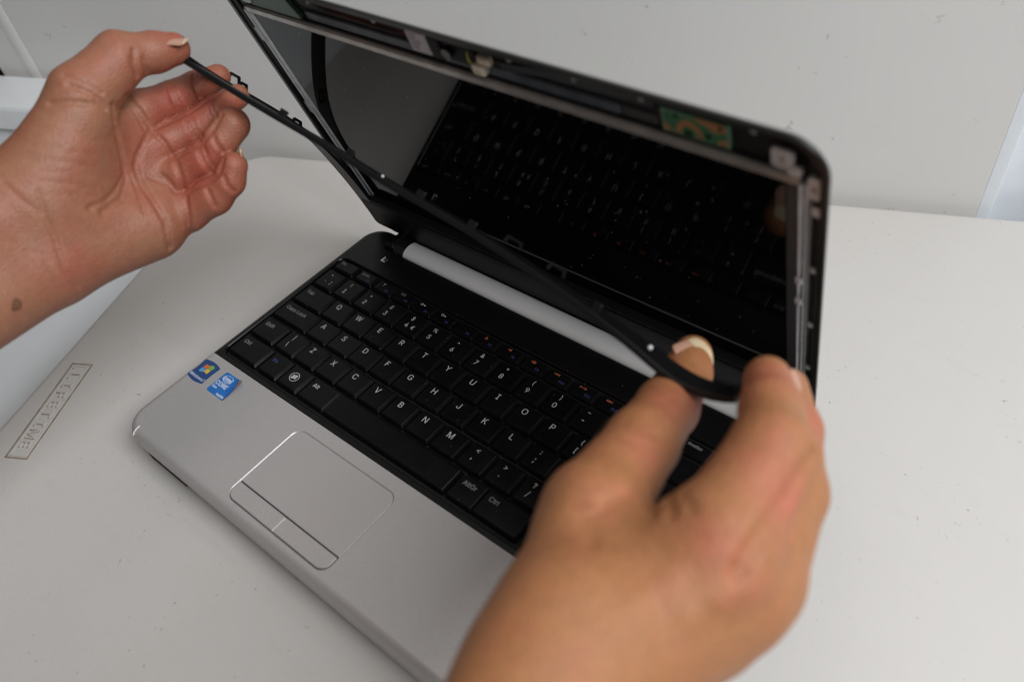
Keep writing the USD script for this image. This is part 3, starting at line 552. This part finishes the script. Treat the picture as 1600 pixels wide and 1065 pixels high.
for qx, qy in ((440, 182), (545, 244), (655, 309), (735, 356), (930, 484)):
    c = between(qx, qy); a = between(qx - 12, qy - 7.5); b = between(qx + 12, qy + 7.5); d = nrm(b - a); u = -RM[1]; u = nrm(u - d * (u @ d))
    obj('clip', framed(bx(-0.0020, 0.0020, 0.0, 0.0031, -0.0006, 0.0006, 0.0003), c, d, u, np.cross(d, u)), 'bezel_black', bez)
for qx, qy, r in ((598, 274, 0.0006), (1016, 541, 0.0009)):
    c = between(qx, qy); c = c + nrm(CAM - c) * 0.0058 + RM[1] * 0.0004
    ball = trimesh.creation.icosphere(2, r); ball.apply_translation(c); obj('screen_bump', ball, 'bracket_metal', bez, smooth=True)

# ------------------------------------------------------------------ hands: signed distance fields, polygonised
def P3(px, py, D): return at(px, py, D)
def surface_nets(Fd, org, h):
    s = Fd < 0; nx, ny, nz = Fd.shape
    c8 = [(i, j, k) for i in (0, 1) for j in (0, 1) for k in (0, 1)]
    cs = sum(s[i:nx - 1 + i, j:ny - 1 + j, k:nz - 1 + k].astype(np.int8) for i, j, k in c8)
    act = np.argwhere((cs > 0) & (cs < 8)); idx = -np.ones((nx - 1, ny - 1, nz - 1), np.int64); idx[tuple(act.T)] = np.arange(len(act))
    acc = np.zeros((len(act), 3)); cnt = np.zeros(len(act))
    for a in range(8):
        for b in range(a + 1, 8):
            da, db = np.array(c8[a]), np.array(c8[b])
            if np.abs(da - db).sum() != 1: continue
            fa = Fd[tuple((act + da).T)]; fb = Fd[tuple((act + db).T)]; m = (fa < 0) != (fb < 0); t = np.where(m, fa / np.where(m, fa - fb, 1), 0)
            acc += m[:, None] * (da + t[:, None] * (db - da)); cnt += m
    V = org + h * (act + acc / cnt[:, None]); faces = []
    for ax in range(3):
        o = [0, 0, 0]; sl0 = [slice(None)] * 3; sl1 = [slice(None)] * 3; sl0[ax] = slice(0, -1); sl1[ax] = slice(1, None)
        ch_ = np.argwhere(s[tuple(sl0)] != s[tuple(sl1)]); u, v = [k for k in range(3) if k != ax]
        ok = (ch_[:, u] > 0) & (ch_[:, v] > 0) & (ch_[:, u] < Fd.shape[u] - 1) & (ch_[:, v] < Fd.shape[v] - 1); ch_ = ch_[ok]
        q = []
        for du, dv in ((-1, -1), (0, -1), (0, 0), (-1, 0)):
            e = ch_.copy(); e[:, u] += du; e[:, v] += dv; q.append(idx[tuple(e.T)])
        q = np.stack(q, 1); ins = s[tuple(ch_.T)]
        if ax == 1: ins = ~ins
        q[~ins] = q[~ins][:, ::-1]; faces.append(q)
    Q = np.vstack(faces); Q = Q[(Q >= 0).all(1)]
    return V, np.vstack([Q[:, [0, 1, 2]], Q[:, [0, 2, 3]]])
class Field:
    def __init__(self, lo, hi, h):
        self.h = h; self.org = np.array(lo); n = np.ceil((np.array(hi) - lo) / h).astype(int) + 1
        self.ax = [self.org[k] + h * np.arange(n[k]) for k in range(3)]; self.n = n
    def empty(self): return np.full(self.n, 0.05, np.float32)
    def bone(self, out, a, b, ra, rb, k):
        pad = max(ra, rb) + max(0.012, k * 2)
        lo = np.minimum(a, b) - pad; hi = np.maximum(a, b) + pad
        sl = tuple(slice(max(0, np.searchsorted(self.ax[i], lo[i])), np.searchsorted(self.ax[i], hi[i])) for i in range(3))
        if any(s.start >= s.stop for s in sl): return
        X, Y, Z = (self.ax[0][sl[0]][:, None, None] - a[0], self.ax[1][sl[1]][None, :, None] - a[1], self.ax[2][sl[2]][None, None, :] - a[2])
        d = b - a; L2 = max(d @ d, 1e-12)
        t = np.clip((X * d[0] + Y * d[1] + Z * d[2]) / L2, 0, 1)
        dist = np.sqrt((X - t * d[0]) ** 2 + (Y - t * d[1]) ** 2 + (Z - t * d[2]) ** 2) - (ra + (rb - ra) * t)
        out[sl] = smin(out[sl], dist, k).astype(np.float32)
    def sample(self, Fd, p):
        g = (np.asarray(p) - self.org) / self.h; i = np.clip(np.floor(g).astype(int), 0, self.n - 2); f = np.clip(g - i, 0, 1); r = 0
        for a in (0, 1):
            for b in (0, 1):
                for c in (0, 1):
                    r = r + Fd[i[:, 0] + a, i[:, 1] + b, i[:, 2] + c] * (f[:, 0] if a else 1 - f[:, 0]) * (f[:, 1] if b else 1 - f[:, 1]) * (f[:, 2] if c else 1 - f[:, 2])
        return r
    def hit(self, Fd, px, py, D0=0.15, D1=0.55):
        ds = np.arange(D0, D1, self.h * 0.5); pts = CAM + np.outer(ds, nrm(RM.T @ np.array([(px - CX) / F, (py - CY) / F, 1.0])))
        g = (pts - self.org) / self.h; inside = ((g >= 0) & (g <= self.n - 1)).all(1); v = np.where(inside, self.sample(Fd, pts), 1.0); w_ = np.nonzero(v < 0)[0]
        return pts[w_[0]] if len(w_) else None
    def groove(self, Fd, line, depth, wid):
        """Skin crease: presses a groove into the field along a world polyline."""
        for a, b in zip(line[:-1], line[1:]):
            pad = wid * 3; lo = np.minimum(a, b) - pad; hi = np.maximum(a, b) + pad
            sl = tuple(slice(max(0, np.searchsorted(self.ax[i], lo[i])), np.searchsorted(self.ax[i], hi[i])) for i in range(3))
            if any(s.start >= s.stop for s in sl): continue
            X, Y, Z = (self.ax[0][sl[0]][:, None, None] - a[0], self.ax[1][sl[1]][None, :, None] - a[1], self.ax[2][sl[2]][None, None, :] - a[2])
            d = b - a; t = np.clip((X * d[0] + Y * d[1] + Z * d[2]) / max(d @ d, 1e-12), 0, 1)
            r2 = (X - t * d[0]) ** 2 + (Y - t * d[1]) ** 2 + (Z - t * d[2]) ** 2
            self.acc[sl] = np.maximum(self.acc[sl], depth * np.exp(-r2 / wid ** 2))
def smin(a, b, k):
    if k <= 0: return np.minimum(a, b)
    h = np.clip(k - np.abs(a - b), 0, None) / k; return np.minimum(a, b) - h * h * k * 0.25
def chain(fd, out, js, k):
    pts = [(P3(*j[:3]), j[3] * j[2] / F) for j in js]
    for (a, ra), (b, rb) in zip(pts[:-1], pts[1:]): fd.bone(out, a, b, ra, rb, k)
def build_hand(palm_chains, fingers, lo, hi, h, creases, kp=0.014, kf=0.006, flushpts=(), bumps=()):
    fd = Field(lo, hi, h); palm_f = fd.empty()
    for js in palm_chains: chain(fd, palm_f, js, kp)
    fing = fd.empty()
    for js in fingers:
        one = fd.empty(); chain(fd, one, js, 0.003); fing = smin(fing, one, 0.0005)
    tot = smin(palm_f, fing, kf)
    for (px, py, D, r, depth) in bumps:        # gentle swellings (positive) and hollows (negative)
        c = P3(px, py, D); rm = r * D / F
        r2 = (fd.ax[0][:, None, None] - c[0]) ** 2 + (fd.ax[1][None, :, None] - c[1]) ** 2 + (fd.ax[2][None, None, :] - c[2]) ** 2
        tot = tot - depth * np.exp(-r2 / rm ** 2)
    fd.acc = np.zeros(fd.n, np.float32)
    for line, depth, wid in creases:
        pl = np.array(line, float)
        pts = []
        for s in range(len(pl) - 1):
            for t in np.linspace(0, 1, 12, endpoint=s == len(pl) - 2): pts.append(pl[s] + t * (pl[s + 1] - pl[s]))
        hits = [fd.hit(tot, *q) for q in pts]; run = []
        for i, q in enumerate(hits):
            if q is None: continue
            gr = np.array([fd.sample(tot, [q + e_])[0] - fd.sample(tot, [q - e_])[0] for e_ in np.eye(3) * fd.h * 1.5])
            if nrm(gr) @ nrm(CAM - q) < 0.12: hits[i] = None
        for q in hits + [None]:
            if q is not None and (not run or np.linalg.norm(q - run[-1]) < 0.0042): run.append(q)
            else:
                if len(run) > 1: fd.groove(tot, np.array(run), depth, wid)
                run = [q] if q is not None else []
    tot = tot + fd.acc
    V, Fc = surface_nets(tot.astype(np.float64), fd.org, fd.h)
    m = trimesh.Trimesh(V, Fc, process=False)
    if m.volume < 0: m.invert()
    m = max(m.split(only_watertight=False), key=lambda c: len(c.faces))
    v0 = m.vertices.copy(); trimesh.smoothing.filter_taubin(m, 0.5, 0.52, 6)
    mv = m.vertices - v0; ln_ = np.linalg.norm(mv, axis=1, keepdims=True); m.vertices = v0 + mv * np.minimum(1, 1.2 * h / np.maximum(ln_, 1e-9))
    fl = np.zeros(len(m.vertices))
    for (px, py, D, r, v) in flushpts:
        c = P3(px, py, D); rm = r * D / F; fl = np.maximum(fl, v * np.exp(-((m.vertices - c) ** 2).sum(1) / rm ** 2))
    return fd, tot, m, fl
def put_hand(name, label, mesh, flush, mat):
    t = thing(name, label, 'hand')
    body = usdkit.mesh(stage, path_for('skin', t), mesh, MAT[mat], smooth=True)
    UsdGeom.PrimvarsAPI(body).CreatePrimvar('flush', Sdf.ValueTypeNames.FloatArray, 'vertex').Set(Vt.FloatArray.FromNumpy(flush.astype(np.float32)))
    return t
def nail(parent, c, along, normal, ln, wd, curv=0.35, tipfrac=0.25):
    """Curved finger nail: a thin shell bent across its width, with a paler free edge."""
    a = nrm(along); n_ = nrm(np.asarray(normal) - a * (np.asarray(normal) @ a)); s = np.cross(a, n_)
    def patch(u0, u1, th, lift, mname, nm):
        us = np.linspace(u0, u1, 12); vs = np.linspace(-1, 1, 13); g = []
        for top in (0, 1):
            for u in us:
                e = max(0.0, abs(u) - 0.55) / 0.45; half = wd / 2 * math.sqrt(max(0.02, 1 - (e ** 2.6)))
                for v in vs:
                    y = v * half; z = -curv * (y ** 2) / (wd / 2) - 0.06 * ln * u * u + (th if top else 0) + lift
                    g.append(c + a * (u * ln / 2) + s * y + n_ * z)
        g = np.array(g); nu, nv = len(us), len(vs); f = []
        for i in range(nu - 1):
            for j in range(nv - 1):
                q = i * nv + j; o_ = nu * nv
                f += [(q, q + 1, q + nv + 1), (q, q + nv + 1, q + nv), (o_ + q, o_ + q + nv + 1, o_ + q + 1), (o_ + q, o_ + q + nv, o_ + q + nv + 1)]
        bd = [j for j in range(nv)] + [i * nv + nv - 1 for i in range(1, nu)] + [(nu - 1) * nv + j for j in range(nv - 2, -1, -1)] + [i * nv for i in range(nu - 2, 0, -1)]
        for i in range(len(bd)):
            p0, p1 = bd[i], bd[(i + 1) % len(bd)]; f += [(p0, p0 + nu * nv, p1 + nu * nv), (p0, p1 + nu * nv, p1)]
        m = trimesh.Trimesh(g, np.array(f), process=False); m.fix_normals(); return obj(nm, m, mname, parent, smooth=50)
    nl = patch(-1, 1 - 2 * tipfrac, 0.0005, 0.0, 'nail', 'fingernail')
    if tipfrac: patch(1 - 2 * tipfrac - 0.02, 1.0, 0.00055, 0.0001, 'nail_tip', 'nail_tip')
def camdir(x, y, z): return nrm(x * RM[0] + y * RM[1] + z * RM[2])   # right, down, away

def forearm(mesh, flush, a, b, reach, drop):
    """Carries the arm on past the picture's edge: a, b = the two forearm bones ((start), (end)) as (px, py, D, r)."""
    a0, a1, b0, b1 = (P3(*q[:3]) for q in (*a, *b)); ra, rb = a[1][3] * a[1][2] / F, b[1][3] * b[1][2] / F
    ax = nrm(nrm(a1 - a0) + nrm(b1 - b0) + np.asarray(drop)); c0 = (a1 + b1) / 2; w_ = b1 - a1; w_ = w_ - ax * (w_ @ ax); half = np.linalg.norm(w_) / 2 + (ra + rb) / 2; w_ = nrm(w_); t_ = np.cross(ax, w_); th = (ra + rb) / 2
    rings = []
    for u, k in ((-0.030, 0.90), (-0.012, 0.995), (0.004, 1.02), (0.03, 1.04), (0.07, 1.10), (0.13, 1.2), (0.20, 1.28), (reach, 1.3)):
        an = np.linspace(0, 2 * math.pi, 48, endpoint=False); g = min(1, max(0, u) / 0.15); tk = th * (1 + 0.35 * g)
        rings.append(c0 + ax * u + k * (np.outer(np.cos(an) * half * (1 - 0.1 * g), w_) + np.outer(np.sign(np.sin(an)) * np.abs(np.sin(an)) ** 0.8 * tk, t_)))
    m = loft(rings); m.fix_normals()
    return trimesh.util.concatenate([mesh, m]), np.r_[flush, np.zeros(len(m.vertices))]

# left hand, palm to the viewer ---------------------------------------
LH_palm = [
    [(-230, 445, .375, 66), (25, 335, .397, 70)], [(-230, 590, .372, 66), (60, 415, .395, 62)],
    [(50, 335, .400, 62), (185, 210, .408, 40)], [(80, 350, .405, 48), (235, 238, .412, 34)], [(90, 370, .405, 46), (255, 285, .412, 33)], [(100, 385, .402, 46), (262, 325, .409, 33)],
    [(95, 392, .396, 58), (232, 352, .404, 50)],
    [(62, 300, .392, 64), (120, 182, .390, 46)], [(110, 330, .397, 50), (138, 222, .398, 36)]]
LH_fing = [
    [(122, 178, .390, 45), (129, 150, .390, 42), (189, 91, .395, 35), (212, 86, .396, 24.5), (240, 82, .398, 26), (271, 77, .400, 22)],
    [(200, 190, .410, 31), (217, 177, .411, 30), (274, 156, .417, 25), (290, 147, .419, 21.5), (308, 136, .422, 20.5), (341, 120, .426, 17)],
    [(240, 232, .409, 26), (256, 224, .408, 25), (302, 201, .408, 22.5), (336, 175, .412, 20.5), (371, 151, .419, 17)],
    [(262, 281, .407, 28), (281, 274, .405, 27.5), (320, 250, .399, 24.5), (342, 224, .397, 23), (363, 195, .397, 25)],
    [(270, 333, .405, 29), (292, 331, .403, 28), (334, 306, .396, 26), (358, 283, .391, 21.5), (365, 259, .389, 20)]]
d1, d2 = 0.0011, 0.0009
A_, B_, C_ = 0.0026, 0.0017, 0.0009
LH_cr = [
    ([(197, 150), (217, 172), (237, 202)], A_, .0010), ([(238, 204), (256, 222), (271, 247)], A_, .0010), ([(273, 248), (282, 275), (288, 302)], A_, .0010), ([(289, 306), (293, 330), (295, 352), (299, 366)], A_, .0010),
    ([(237, 202), (262, 192), (286, 181), (329, 154), (345, 143)], A_, .0010), ([(271, 247), (311, 227), (332, 204), (345, 180)], A_, .0010), ([(288, 302), (329, 283), (342, 272), (348, 250)], A_, .0010),
    ([(263, 133), (271, 158), (286, 181)], A_, .0009), ([(269, 133), (277, 156), (289, 176)], B_, .0009), ([(304, 116), (305, 136), (312, 153)], A_, .0009),
    ([(291, 183), (299, 203), (311, 220)], A_, .0009), ([(297, 181), (306, 201), (316, 214)], B_, .0009), ([(329, 160), (332, 174), (342, 187)], B_, .0009),
    ([(309, 230), (317, 251), (332, 271)], A_, .0009), ([(316, 227), (324, 247), (336, 264)], B_, .0009), ([(332, 211), (337, 224), (348, 237)], B_, .0009),
    ([(324, 297), (329, 308), (336, 322)], B_, .0009), ([(349, 276), (353, 288), (365, 299)], B_, .0009),
    ([(177, 165), (181, 200), (190, 240), (198, 280), (190, 310), (160, 330)], .0022, .0012),
    ([(236, 204), (226, 222), (215, 245), (212, 262), (222, 290), (240, 315), (258, 345), (266, 388)], A_, .0011),
    ([(196, 270), (183, 295), (165, 315), (140, 325)], B_, .0011), ([(197, 262), (215, 295), (225, 330)], C_, .0010), ([(250, 272), (262, 282), (275, 300)], B_, .0010), ([(230, 275), (250, 283), (265, 287)], C_, .0010), ([(205, 165), (218, 185), (228, 205)], C_, .0010),
    ([(200, 160), (190, 166), (184, 172)], C_, .0010), ([(193, 157), (186, 163), (180, 168)], C_, .0010),
    ([(108, 132), (130, 140), (150, 152), (164, 168)], A_, .0011), ([(78, 162), (115, 160), (148, 163), (165, 170)], B_, .0011), ([(100, 118), (130, 130), (158, 145)], C_, .0010),
    ([(209, 80), (210, 98), (214, 118)], A_, .0010), ([(205, 92), (207, 104), (211, 114)], C_, .0010), ([(224, 92), (227, 104), (230, 112)], C_, .0010),
    ([(60, 300), (68, 330), (85, 370), (100, 420), (122, 448)], .0008, .0010), ([(5, 285), (30, 310), (60, 330), (75, 352)], .0005, .0011), ([(40, 390), (70, 400), (88, 440)], .0003, .0010),
    ([(60, 202), (110, 205), (140, 212)], .0002, .0009), ([(80, 214), (120, 215), (165, 221)], .00018, .0009), ([(50, 228), (95, 232)], .0003, .0009), ([(105, 238), (150, 240)], .0002, .0009), ([(45, 250), (100, 253), (150, 262)], .00028, .0009), ([(60, 268), (100, 270)], .0002, .0009), ([(60, 282), (110, 287), (150, 296)], .0003, .0009), ([(95, 302), (150, 308)], .00022, .0009)]
LH_fl = [(170, 300, .385, 130, .2), (300, 165, .41, 75, 1.0), (325, 250, .40, 75, 1.0), (330, 310, .40, 60, .9), (300, 150, .42, 70, .8), (340, 190, .41, 70, .9), (340, 260, .40, 70, .9), (355, 265, .39, 40, 1.0), (260, 250, .41, 70, .7), (250, 330, .405, 60, .6), (270, 75, .40, 45, .9), (190, 100, .39, 50, .45), (200, 230, .40, 60, .6), (120, 400, .37, 60, .45), (130, 230, .37, 60, .25), (30, 340, .37, 40, .3)]
LH_b = [(213, 265, .385, 42, -.0022), (120, 250, .375, 60, .0012)]
ks = [P3(*j[:3]) for c in LH_palm + LH_fing for j in c]; lo = np.min(ks, 0) - 0.034; hi = np.max(ks, 0) + 0.034
fdL, totL, mL, flL = build_hand(LH_palm, LH_fing, lo, hi, 0.00066, LH_cr, 0.011, 0.0026, LH_fl, LH_b)
mL, flL = forearm(mL, flL, ((25, 335, .397, 70), (-230, 445, .375, 66)), ((60, 415, .395, 62), (-230, 590, .372, 66)), 0.27, (0, 0, -0.15))
lh = put_hand('hand', 'left hand with open palm towards the viewer, thumb and fingers gripping the frame corner', mL, flL, 'skin_palm')
nail(lh, P3(266, 61.5, .3964), camdir(1, -0.05, 0.05), camdir(0.03, -0.86, -0.5), 0.0150, 0.0112, 0.26, 0.08)
nail(lh, P3(379, 246, .390), camdir(-0.1, -1, -0.25), camdir(1, 0.1, 0.55), 0.0085, 0.0075, 0.35, 0.25)
mp = fdL.hit(totL, 22, 475)
if mp is not None:
    ml = trimesh.creation.icosphere(2, 1.0); ml.vertices = ml.vertices * [0.0027, 0.0025, 0.0005]
    z_ = nrm(CAM - mp); x_ = nrm(np.cross([0, 0, 1], z_)); obj('mole', framed(ml, mp, x_, np.cross(z_, x_), z_), 'mole_brown', lh, smooth=True)

# right hand, back to the viewer ----------------------------------------
RH_palm = [
    [(612, 1440, .19, 94), (806, 1112, .208, 92)], [(740, 1470, .19, 90), (885, 1115, .208, 92)],
    [(806, 1112, .208, 92), (884, 970, .213, 95)],
    [(838, 1030, .215, 90), (925, 815, .236, 76)],
    [(885, 1020, .212, 92), (1100, 868, .220, 78)], [(900, 1050, .214, 84), (1152, 923, .228, 73)], [(915, 1070, .218, 78), (1105, 978, .232, 64)],
    [(950, 880, .230, 70), (1075, 865, .226, 66)], [(900, 1085, .222, 72), (1040, 1010, .238, 56)]]
RH_fing = [
    [(918, 830, .236, 76), (930, 795, .240, 76), (1003, 692, .266, 56), (1042, 637, .291, 47), (1073, 583, .314, 37), (1082, 554, .321, 30)],
    [(1100, 868, .220, 80), (1130, 835, .221, 82), (1206, 705, .234, 62), (1206, 640, .250, 46), (1199, 592, .266, 35)],
    [(1152, 925, .232, 74), (1176, 903, .235, 72), (1224, 768, .254, 61), (1236, 672, .270, 43), (1231, 606, .284, 30)],
    [(1100, 980, .234, 62), (1160, 935, .247, 56), (1205, 820, .268, 48), (1200, 720, .285, 38)],
    [(1030, 1010, .242, 52), (1090, 965, .257, 46), (1150, 880, .280, 40), (1150, 800, .29, 32)]]
RH_cr = [
    ([(1006, 765), (1014, 784), (1020, 802)], .0014, .0018), ([(1042, 765), (1046, 785), (1050, 800)], .0013, .0018), ([(1064, 772), (1071, 784), (1080, 792)], .0008, .0016), ([(930, 800), (960, 778), (1000, 765)], .0007, .0022),
    ([(905, 800), (920, 830), (925, 850)], .0006, .002), ([(1272, 712), (1225, 785), (1180, 850), (1155, 895)], .0034, .0022),
    ([(975, 660), (1005, 675), (1050, 690)], .0003, .0018), ([(965, 680), (1000, 694), (1040, 706)], .0003, .0018)]
RH_fl = [(1085, 640, .285, 50, 1.0), (1206, 700, .215, 60, .8), (1199, 600, .25, 60, .9), (1130, 850, .20, 70, .75), (1230, 640, .26, 60, .9), (1230, 770, .22, 70, .7), (1060, 620, .27, 55, .9), (1000, 700, .245, 60, .5), (1180, 920, .205, 60, .5), (950, 790, .22, 60, .35)]
RH_b = [(1000, 940, .198, 26, .0009), (1050, 905, .200, 26, .0010), (950, 985, .198, 26, .0007), (1010, 990, .200, 24, .0006), (1070, 955, .204, 24, .0009), (1120, 935, .206, 24, .0010), (1206, 700, .214, 40, .0010), (1228, 770, .236, 40, .0010), (905, 780, .225, 40, .0010), (1003, 690, .250, 38, .0007), (1135, 850, .200, 55, .0016), (1190, 935, .205, 48, .0016), (1020, 880, .205, 60, -.0012), (1030, 990, .196, 42, -.0007)]
ks = [P3(*j[:3]) for c in RH_palm + RH_fing for j in c]; lo = np.min(ks, 0) - 0.032; hi = np.max(ks, 0) + 0.032
fdR, totR, mR, flR = build_hand(RH_palm, RH_fing, lo, hi, 0.001, RH_cr, 0.011, 0.006, RH_fl, RH_b)
mR, flR = forearm(mR, flR, ((806, 1112, .208, 92), (612, 1440, .19, 94)), ((885, 1115, .208, 92), (740, 1470, .19, 90)), 0.27, (0, 0, 0))
rh = put_hand('hand', 'right hand seen from its back, thumb and forefinger pinching the frame above the keyboard', mR, flR, 'skin_back')
nail(rh, P3(1088, 556, .3112), camdir(0.80, -0.25, 0.42), camdir(0.30, -0.30, -0.90), 0.0155, 0.0145, 0.42, 0.40)
nail(rh, P3(1221, 590, .2615), camdir(-0.1, -0.85, 0.5), camdir(0.8, -0.3, -0.45), 0.011, 0.0095, 0.35, 0.0)
nail(rh, P3(1249, 600, .275), camdir(-0.1, -0.9, 0.45), camdir(0.9, -0.2, -0.3), 0.010, 0.009, 0.35, 0.0)

# ------------------------------------------------------------------ dust on the screen and keyboard
dust = []
for k in range(90):
    x, v = RNG.uniform(0.03, 0.27), RNG.uniform(0.045, 0.165); r = RNG.uniform(0.00008, 0.00022) * (1.7 if RNG.random() < 0.1 else 1)
    s = trimesh.creation.icosphere(0, r); s.apply_translation(lidp(x, v, -0.00195)); dust.append(s)
for k in range(110):
    x, y = RNG.uniform(0.01, 0.25), RNG.uniform(0.064, 0.175); s = trimesh.creation.icosphere(0, RNG.uniform(0.00006, 0.00016)); s.apply_translation([x, y, ZK + 0.00004 if y < 0.156 else 0.02405]); dust.append(s)
dd = obj('dust', cat(*dust), 'dust_grey', None, smooth=False); tag(dd, 'pale dust specks on the black screen and keyboard', 'dust', None, 'stuff')
